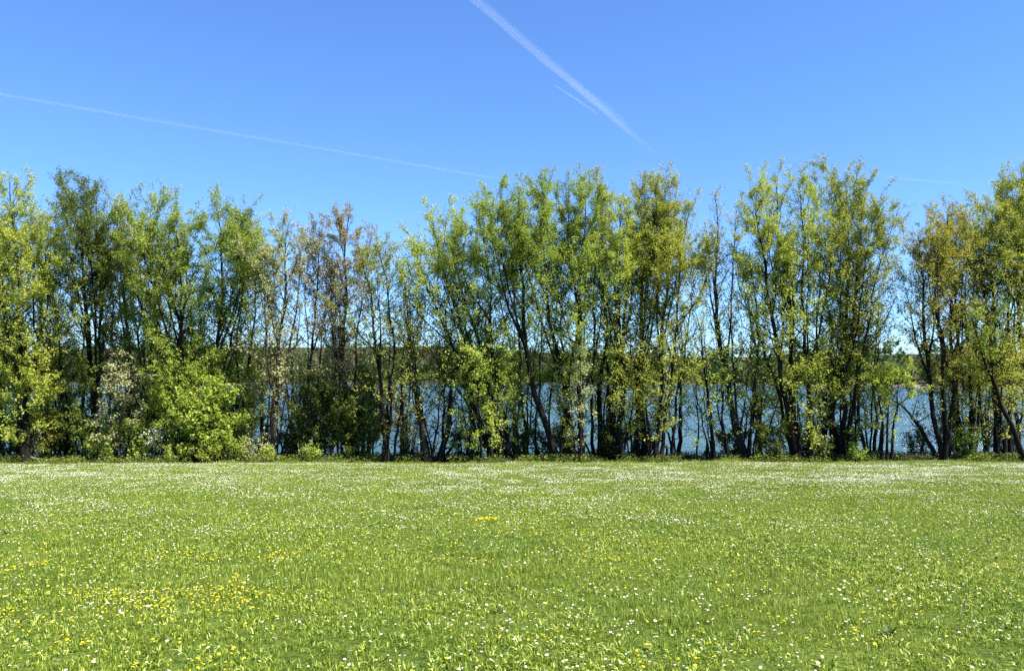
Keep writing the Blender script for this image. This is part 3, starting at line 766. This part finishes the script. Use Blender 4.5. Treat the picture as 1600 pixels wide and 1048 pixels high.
# ------------------------------------------------------------------ dead wood and stakes
def wood(name, label, cat, pts, r, bark='dead', side=None):
    pts = [np.asarray(q, float) for q in pts]
    base = pts[0]
    P = smooth_line(pts, 9, 0.012) - base
    Rr = np.linspace(r, r * 0.7, 9)
    v, q = tubes(P[None], Rr[None], 10)
    v = v + rng.normal(size=v.shape) * r * 0.06
    root = empty(name, base)
    tag(root, label, cat)
    n_ = len(v)
    v = np.concatenate([v, P[:1], P[-1:] + nrm(P[-1:] - P[-2:-1]) * r * 0.35])
    tri = [[i, (i + 1) % 10, n_, n_] for i in range(10)] + [[n_ - 10 + (i + 1) % 10, n_ - 10 + i, n_ + 1, n_ + 1] for i in range(10)]
    me = bpy.data.meshes.new('shaft')
    me.from_pydata([tuple(a) for a in v], [], [tuple(f) for f in q] + [tuple(dict.fromkeys(f)) for f in tri])
    me.materials.append(BARK[bark])
    for pl in me.polygons: pl.use_smooth = len(pl.vertices) == 4
    obj('shaft', me, root)
    for (u_, dv, rl) in (side or []):
        c = P[int(u_ * 8)]
        pp = np.stack([c, c + np.array(dv) * 0.5 + rng.normal(size=3) * 0.02, c + np.array(dv)])
        v2, q2 = tubes(pp[None], np.array([[rl, rl * .8, rl * .4]]), 6)
        obj('branch_stub', mesh_np('branch_stub', v2, q2, BARK[bark], smooth=True), root)
    return root

def up(x, D, h, lean=0.03):
    g = Gp(x, D); return [g - np.array([0, 0, .1]), g + np.array([lean * .5, 0, h * .5]), g + np.array([lean, 0, h])]
wood('wooden_stake', 'short dark stake at the water gap beside the fallen log', 'stake', up(714, 28.2, .40), .045, 'dark')
wood('wooden_stake', 'dark upright stake at the left side of the water opening', 'stake', up(1042, 28.2, .52, .01), .06, 'dark')
wood('wooden_stake', 'thin stake between the green mound and the yellowish shrub', 'stake', up(295, 27.75, .42), .028, 'dark')
wood('wooden_stake', 'weathered brown stake right of the yellowish shrub', 'stake', up(357, 27.9, .48, .02), .04, 'grey')
wood('wooden_stake', 'dark stake beside the broken leaning log', 'stake', up(1104, 28.6, .75, .03), .055, 'dark')
wood('broken_log', 'broken log propped against a stake in the water opening', 'log', [Gp(1091, 28.5) + (0, 0, .03), Gp(1097, 28.5) + (0, 0, .18), Gp(1103, 28.5) + (0, 0, .36)], .055, 'dark')
wood('fallen_log', 'fallen trunk lying along the bank beneath the left water gap', 'log', [W(682, 716, 28.6), W(706, 713.5, 28.6), W(742, 715.5, 28.7)], .075, 'dark',
     [(.3, (.2, 0, .35), .02), (.6, (-.15, .1, .3), .018), (.8, (.35, 0, .2), .02)])
wood('fallen_branch', 'curved bare branch reaching left over the water gap', 'branch', [W(668, 714, 28.9), W(650, 706, 28.9), W(630, 708, 28.9), W(606, 714, 28.9)], .035, 'dark',
     [(.3, (-.3, 0, -.2), .012), (.55, (-.2, .1, -.22), .012)])
wood('fallen_branch', 'long bare branch slanting from the ground by the broad tree', 'branch', [W(728, 716, 28.4), W(752, 706, 28.4), W(785, 690, 28.4)], .03, 'dark', [(.5, (.2, 0, .3), .012)])
wood('fallen_log', 'pale fallen log between the leftmost trunks', 'log', [W(48, 715, 28.6), W(60, 717, 28.5), W(86, 719, 28.4)], .055, 'dead', [(.2, (.2, 0, .25), .02)])
wood('broken_branch', 'pale snapped branch end on the dark trunk at centre', 'branch', [W(813, 677, 28.1), W(816, 675, 28.1), W(820, 672.5, 28.1)], .035, 'dead')
wood('fallen_log', 'dark low log at the bank below the gold leaning tree', 'log', [W(1405, 716.5, 28.4), W(1430, 713, 28.5), W(1462, 715, 28.6)], .10, 'dark', [(.5, (.1, 0, .2), .02)])

# ------------------------------------------------------------------ scattering (geometry nodes on a point cloud of my own)
def scatter(name, pts, rot, scl, idx, protos, label, cat):
    me = bpy.data.meshes.new(name)
    me.vertices.add(len(pts)); me.vertices.foreach_set('co', np.asarray(pts, np.float32).ravel())
    a = me.attributes.new('rot', 'FLOAT_VECTOR', 'POINT'); a.data.foreach_set('vector', np.asarray(rot, np.float32).ravel())
    a = me.attributes.new('scl', 'FLOAT', 'POINT'); a.data.foreach_set('value', np.asarray(scl, np.float32))
    a = me.attributes.new('pick', 'INT', 'POINT'); a.data.foreach_set('value', np.asarray(idx, np.int32))
    me.update()
    o = obj(name, me)
    ng = bpy.data.node_groups.new(name + '_scatter', 'GeometryNodeTree')
    ng.interface.new_socket('Geometry', in_out='INPUT', socket_type='NodeSocketGeometry')
    ng.interface.new_socket('Geometry', in_out='OUTPUT', socket_type='NodeSocketGeometry')
    gi = ng.nodes.new('NodeGroupInput'); go = ng.nodes.new('NodeGroupOutput')
    iop = ng.nodes.new('GeometryNodeInstanceOnPoints')
    j = ng.nodes.new('GeometryNodeJoinGeometry')
    for pm in reversed(protos):
        po = bpy.data.objects.new(pm.name, pm)
        inf = ng.nodes.new('GeometryNodeObjectInfo'); inf.inputs['Object'].default_value = po
        inf.inputs['As Instance'].default_value = False
        g2 = ng.nodes.new('GeometryNodeGeometryToInstance')
        ng.links.new(inf.outputs['Geometry'], g2.inputs[0]); ng.links.new(g2.outputs[0], j.inputs[0])
    def na(nm, tp):
        n_ = ng.nodes.new('GeometryNodeInputNamedAttribute'); n_.data_type = tp; n_.inputs['Name'].default_value = nm
        return n_.outputs['Attribute']
    e2r = ng.nodes.new('FunctionNodeEulerToRotation')
    ng.links.new(na('rot', 'FLOAT_VECTOR'), e2r.inputs[0])
    ng.links.new(gi.outputs[0], iop.inputs['Points'])
    ng.links.new(j.outputs[0], iop.inputs['Instance'])
    iop.inputs['Pick Instance'].default_value = True
    ng.links.new(na('pick', 'INT'), iop.inputs['Instance Index'])
    ng.links.new(e2r.outputs[0], iop.inputs['Rotation'])
    ng.links.new(na('scl', 'FLOAT'), iop.inputs['Scale'])
    ng.links.new(iop.outputs[0], go.inputs[0])
    md = o.modifiers.new('scatter', 'NODES'); md.node_group = ng
    tag(o, label, cat, kind='stuff')
    return o

def tuft(name, n, rad, hmin, hmax, wid, spread=0.5, tlo=0.0, thi=1.0):
    r_ = rad * np.sqrt(rng.uniform(0, 1, n)); a = rng.uniform(0, 6.283, n)
    b = np.stack([np.cos(a) * r_, np.sin(a) * r_, np.full(n, -0.01)], -1)
    h = rng.uniform(hmin, hmax, n)
    az = rng.uniform(0, 6.283, n); ln = np.abs(rng.normal(0, spread, n))
    dr = np.stack([np.cos(az), np.sin(az), np.zeros(n)], -1)
    sd = np.stack([-np.sin(az), np.cos(az), np.zeros(n)], -1) * (wid * rng.uniform(.6, 1.3, n))[:, None] * .5
    z = np.array([0, 0, 1.0])
    mid = b + dr * (h * ln * .35)[:, None] + z * (h * .6)[:, None]
    tip = b + dr * (h * ln * 1.1)[:, None] + z * (h * np.clip(1 - .25 * ln, .35, 1))[:, None]
    v = np.stack([b - sd, b + sd, mid + sd * .85, mid - sd * .85, tip + sd * .1, tip - sd * .1], 1).reshape(-1, 3)
    i = np.arange(n)[:, None] * 6
    q = np.concatenate([i + np.array([0, 1, 2, 3]), i + np.array([3, 2, 4, 5])])
    tn = np.clip(rng.beta(1.15, 1.4, n) * (thi - tlo) + tlo, 0, 1)
    return mesh_np(name, v, q, M_GRASS, tint=np.concatenate([tn, tn]))

def vnoise(x, y, s, seed):
    r2 = np.random.default_rng(seed)
    G = r2.uniform(0, 1, (256, 256))
    fx_, fy_ = x / s + 500, y / s + 500
    ix, iy = np.floor(fx_).astype(int), np.floor(fy_).astype(int)
    u, v = fx_ - ix, fy_ - iy
    u = u * u * (3 - 2 * u); v = v * v * (3 - 2 * v)
    g = lambda a, b: G[a % 256, b % 256]
    return (g(ix, iy) * (1 - u) + g(ix + 1, iy) * u) * (1 - v) + (g(ix, iy + 1) * (1 - u) + g(ix + 1, iy + 1) * u) * v

def field(n, y0, y1, margin=5.0, slope=0.74):
    """random points on the meadow in a wedge in front of the camera, even per square metre"""
    out_ = np.empty((0, 2))
    while len(out_) < n:
        y = rng.uniform(y0, y1, n * 2); x = rng.uniform(-1, 1, n * 2) * (slope * y1 + margin)
        k = (np.abs(x) < slope * y + margin)
        out_ = np.concatenate([out_, np.stack([x[k], y[k]], -1)])
    return out_[:n]

tufts = [tuft('grass_tuft', 62, .13, .03, .075, .0042, .55) for _ in range(4)] + \
        [tuft('grass_tuft', 55, .13, .05, .12, .0045, .45) for _ in range(2)] + \
        [tuft('grass_tuft', 60, .15, .03, .065, .0105, .9, 0.0, 1.0) for _ in range(2)]
NG = 78000
fp = field(NG, 2.0, 28.6)
fp = fp[fp[:, 1] < edge_y(fp[:, 0]) + 0.15]
gzv = ground_z(fp[:, 0], fp[:, 1])
nn = vnoise(fp[:, 0], fp[:, 1], 1.3, 5)
pick = np.where(nn > .80, rng.integers(4, 6, len(fp)), np.where((nn < .36) | (rng.uniform(0, 1, len(fp)) < .48), rng.integers(6, 8, len(fp)), rng.integers(0, 4, len(fp))))
rot = np.stack([rng.normal(0, .08, len(fp)), rng.normal(0, .08, len(fp)), rng.uniform(0, 6.283, len(fp))], -1)
scatter('meadow_grass', np.c_[fp, gzv], rot, rng.uniform(.5, .86, len(fp)), pick, tufts, 'short green meadow grass in front of the trees', 'grass')

# long grass and herbs along the edge of the bank
edge_t = [tuft('edge_tuft', 50, .14, .08, .20, .006, .5) for _ in range(3)]
ex = rng.uniform(-25, 25, 1500); ey = edge_y(ex) + np.abs(rng.normal(0, .25, 1500)) + .05
scatter('edge_grass', np.c_[ex, ey, ground_z(ex, ey)], np.stack([0 * ex, 0 * ex, rng.uniform(0, 6.28, 1500)], -1), rng.uniform(.25, .75, 1500) * (.5 + vnoise(ex, ey, 1.1, 77)),
        rng.integers(0, 3, 1500), edge_t, 'longer grass along the edge of the lake bank', 'grass')
def herb(name, n, rad, h, ls, mat):
    C = np.stack([rng.normal(0, rad, n), rng.normal(0, rad, n), rng.uniform(.02, h, n)], -1)
    v, q = leaves_mesh(C, ls, up=.9)
    return mesh_np(name, v, q, mat, tint=rng.uniform(0, 1, n))
herbs = [herb('bank_herb', 40, .12, .16, .06, LEAF['dark']), herb('bank_herb', 50, .16, .3, .06, LEAF['dark']), herb('bank_herb', 30, .10, .12, .05, LEAF['dark'])]
hx = rng.uniform(-26, 26, 5200); hy = edge_y(hx) + rng.uniform(.1, 4.6, 5200)
kk_ = vnoise(hx, hy, .9, 9) > .42
hx, hy = hx[kk_], hy[kk_]
scatter('bank_ground_cover', np.c_[hx, hy, ground_z(hx, hy)], np.stack([0 * hx, 0 * hx, rng.uniform(0, 6.28, len(hx))], -1), rng.uniform(.5, 1.15, len(hx)),
        rng.choice([0, 0, 1, 1, 2], len(hx)), herbs, 'dark low herbs covering the shaded lake bank', 'ground cover')

# ------------------------------------------------------------------ flowers
def flower(name, petals, r_out, r_disc, h, mats, cup=0.0, tilt=0.0):
    """ring of separate petals round a domed disc on a stalk; heights from the soil"""
    v, f, mi = [], [], []
    for i in range(petals):
        a = 2 * math.pi * i / petals; wd = math.pi / petals * 0.86
        c0, c1 = r_disc * .7, r_out
        i0 = len(v)
        zt = h + cup * r_out
        v += [(c0 * math.cos(a - wd * .6), c0 * math.sin(a - wd * .6), h), (c0 * math.cos(a + wd * .6), c0 * math.sin(a + wd * .6), h),
              (c1 * math.cos(a + wd), c1 * math.sin(a + wd), zt), (c1 * math.cos(a - wd), c1 * math.sin(a - wd), zt)]
        f.append((i0, i0 + 1, i0 + 2, i0 + 3)); mi.append(0)
    i0 = len(v)
    for i in range(6):
        a = math.pi / 3 * i
        v.append((r_disc * math.cos(a), r_disc * math.sin(a), h + .001))
    v.append((0, 0, h + r_disc * .7))
    for i in range(6):
        f.append((i0 + i, i0 + (i + 1) % 6, i0 + 6)); mi.append(1)
    i0 = len(v)
    for i in range(3):
        a = 2.094 * i
        v += [(.0013 * math.cos(a), .0013 * math.sin(a), -.01), (.001 * math.cos(a), .001 * math.sin(a), h)]
    for i in range(3):
        k = (i + 1) % 3
        f.append((i0 + 2 * i, i0 + 2 * k, i0 + 2 * k + 1, i0 + 2 * i + 1)); mi.append(2)
    me = bpy.data.meshes.new(name)
    me.from_pydata(v, [], f)
    for mm in mats: me.materials.append(mm)
    me.polygons.foreach_set('material_index', mi)
    return me
daisies = [flower('daisy', 10, .0125, .0045, .062, [M_PETAL, M_DISC, M_STALK], .12), flower('daisy', 10, .0145, .005, .075, [M_PETAL, M_DISC, M_STALK], .25),
           flower('daisy', 9, .011, .004, .055, [M_PETAL, M_DISC, M_STALK], .6)]
butters = [flower('buttercup', 5, .0125, .004, .080, [M_YELLOW, M_DISC, M_STALK], .55), flower('buttercup', 5, .0145, .005, .092, [M_YELLOW, M_DISC, M_STALK], .35),
           flower('dandelion', 14, .018, .008, .085, [M_YELLOW, M_YELLOW, M_STALK], .25)]

def in_view(x, y, z):
    px = 800 + F * x / y; py = HORIZON + F * (CAM[2] - z) / y
    return (px > 4) & (px < 1596) & (py < 1044)

def flowers(name, n, prob, protos, label_near, label_far, group, cat, near_n, size=1.0):
    q = field(n, 3.6, 27.6)
    q = q[q[:, 1] < edge_y(q[:, 0]) - .1]
    q = q[rng.uniform(0, 1, len(q)) < prob(q[:, 0], q[:, 1])]
    z = ground_z(q[:, 0], q[:, 1])
    rot = np.stack([rng.normal(.10, .22, len(q)), rng.normal(.05, .22, len(q)), rng.uniform(0, 6.283, len(q))], -1)
    scl = rng.uniform(.6, 1.15, len(q)) * size; pk = rng.integers(0, len(protos), len(q))
    dist = np.hypot(q[:, 0], q[:, 1]) + np.where(in_view(q[:, 0], q[:, 1], z), 0, 1e3)
    order = np.argsort(dist)
    near, far = order[:near_n], order[near_n:]
    for i in near:
        o = bpy.data.objects.new(protos[pk[i]].name.split('.')[0], protos[pk[i]])
        o.location = (q[i, 0], q[i, 1], z[i]); o.rotation_euler = rot[i]; o.scale = (scl[i],) * 3
        COL.objects.link(o); tag(o, label_near, cat, group)
    scatter(name, np.c_[q, z][far], rot[far], scl[far], pk[far], protos, label_far, cat)
    print(name, len(q))

def p_daisy(x, y):
    a = vnoise(x, y * 1.6, 1.6, 21); b = vnoise(x, y, .5, 22); c = vnoise(x, y * 2.2, 4.5, 23)
    band = np.interp(y, [4, 6, 8, 10, 13, 15.5, 17.5, 19, 24, 26, 27], [.11, .10, .06, .07, .15, .28, .38, .50, .60, .52, .25])
    cl = np.clip((a - .05) * 1.0, 0.3, .68) * np.clip((b - .2) * 1.6, 0.12, 1) * np.clip((c - .05) * 1.1, .45, .72)
    return band * cl * 1.7 + .004
def p_butter(x, y):
    a = vnoise(x, y * 1.3, 1.3, 31); b = vnoise(x, y, .38, 32)
    band = np.interp(y, [4, 5, 6.5, 9, 10.5, 12, 16, 27], [.8, .8, .9, .8, .45, .12, .05, .02])
    side = np.interp(x / y, [-.65, -.3, 0, .3, .65], [1.25, 1.0, .75, .55, .6])
    return band * side * np.clip((a - .22) * 1.3, 0.10, 1) * np.clip((b - .28) * 1.3, 0.10, 1)
flowers('daisy_carpet', 1300000, p_daisy, daisies, 'small white daisy among the nearest flowers at the bottom of the photo', 'thousands of white daisies spread over the meadow beyond the nearest ones',
        'nearest daisies in the meadow', 'daisy', 300, .78)
flowers('buttercup_carpet', 380000, p_butter, butters, 'small yellow flower among the nearest blooms at the bottom of the photo', 'many yellow flowers in patches beyond the nearest ones',
        'nearest yellow flowers in the meadow', 'yellow flower', 300, .6)

# the single bright yellow clump in mid meadow
cp = W(760, 814, 12.15); cp[2] = ground_z(cp[0], cp[1])
clump = tag(empty('dandelion_clump', cp), 'isolated bright yellow clump of flowers in the middle of the meadow', 'flower clump')
for i in range(34):
    dx, dy = rng.normal(0, .10), rng.normal(0, .10)
    o = bpy.data.objects.new('flower', butters[2]); o.location = (dx, dy, float(ground_z(cp[0] + dx, cp[1] + dy)) - cp[2] + .01)
    o.rotation_euler = (rng.normal(.2, .2), 0, rng.uniform(0, 6)); o.scale = (.9,) * 3
    link(o, clump)

# dark broad-leaved weed rosettes
def rosette(x, D, label, n=11, L=.16):
    g = Gp(x, D)
    root = tag(empty('dock_plant', g), label, 'weed', 'dark weed rosettes in the meadow')
    for i in range(n):
        a = 2.4 * i + rng.uniform(-.2, .2); l_ = L * rng.uniform(.7, 1.2); el = rng.uniform(.35, 1.1)
        d_ = np.array([math.cos(a) * math.cos(el), math.sin(a) * math.cos(el), math.sin(el)]); s_ = np.array([-math.sin(a), math.cos(a), 0]) * l_ * .14
        drop = np.array([0, 0, -.18 * l_])
        v = [d_ * .01 - s_ * .2, d_ * .01 + s_ * .2, d_ * l_ * .5 + s_, d_ * l_ * .5 - s_, d_ * l_ * .82 + s_ * .7 + drop * .5, d_ * l_ * .82 - s_ * .7 + drop * .5, d_ * l_ + drop]
        me = bpy.data.meshes.new('leaf'); me.from_pydata([tuple(a_) for a_ in v], [], [(0, 1, 2, 3), (3, 2, 4, 5), (5, 4, 6)])
        me.materials.append(M_DOCK); obj('leaf', me, root)
for x, y, lb in ((1390, 997, 'dark weed rosette in the near grass at lower right'), (632, 958, 'dark weed rosette in the grass left of centre foreground'),
                 (10, 832, 'dark weed rosette at the left edge of the meadow'), (1311, 985, 'small dark weed left of the lower right rosette'), (776, 964, 'small dark weed in the centre foreground grass')):
    D = 2053 / (y - 648.7)
    rosette(x, D, lb, 9, .06 if 'small' in lb else .10)

# ------------------------------------------------------------------ contrails, nine kilometres up
def contrail(label, p0, p1, w0, w1, tau, seed, fade0=0.0, fade1=0.0, alt=9000.0, wob=0.10, layers=7):
    """nested tubes of evenly thin ice cloud; tubes of different length make it fade out along its way"""
    def S(q):
        dz = (HORIZON - q[1]) / F; Y = alt / dz
        return np.array([(q[0] - 800) / F * Y, Y, alt + CAM[2]])
    a, b = S(p0), S(p1)
    r3 = np.random.default_rng(seed)
    root = tag(empty('contrail', a), label, 'contrail', 'contrails in the blue sky')
    k = 44
    for layer in range(layers):
        f_ = layer / (layers - 1)
        fr = 1.0 - 0.62 * f_
        u = np.linspace(fade0 * f_, 1 - fade1 * f_, k)
        P = a * (1 - u)[:, None] + b * u[:, None]
        dist = np.linalg.norm(P - CAM, axis=1)
        base_r = (w0 * (1 - u) + w1 * u) / F * dist * .5
        e_ = np.linspace(0, 1, k)
        nz = np.convolve(r3.normal(size=k + 8), np.ones(5) / 5, 'same')[4:-4]
        n2_ = np.convolve(r3.normal(size=k + 16), np.ones(9) / 9, 'same')[8:-8]
        Rr = base_r * fr * np.clip(1 + wob * 2.2 * nz, .4, 1.8)
        if fade0: Rr = Rr * np.clip(e_ / min(.3, fade0), .03, 1) ** .6
        if fade1: Rr = Rr * np.clip((1 - e_) / min(.3, fade1), .03, 1) ** .6
        off = base_r * (1 - fr) * r3.normal(0, .55)
        Pl = P + np.stack([n2_, n2_ * .3, n2_ * .6], -1) * (base_r * wob * 2.4)[:, None] + np.stack([off, off * .2, off * .5], -1)
        v, q = tubes((Pl - a)[None], np.maximum(Rr, 2)[None], 12)
        n_ = len(v)
        faces = [tuple(f) for f in q] + [tuple(range(11, -1, -1)), tuple(range(n_ - 12, n_))]
        me = bpy.data.meshes.new('vapour'); me.from_pydata([tuple(c) for c in v], [], faces)
        me.materials.append(trail_material('contrail_ice', tau / layers / (2 * base_r.mean() * fr)))
        obj('vapour', me, root)
contrail('broad fading contrail slanting down from the top centre', (636, -90), (1040, 252), 21, 14, .075, 1, fade1=.30, wob=.13)
contrail('short thin contrail left of the broad one', (866, 133), (948, 187), 3.0, 5.5, .085, 2, fade1=.6, wob=.03)
contrail('long thin contrail across the left half of the sky', (-120, 128), (822, 287), 7, 5.5, .068, 3, fade1=.06, wob=.06)
contrail('faint thin contrail above the right tree tops', (1300, 269), (1560, 293), 4.5, 4.5, .045, 4, fade0=.4, fade1=.4, wob=.03)

print('LEAVES', NLEAF)
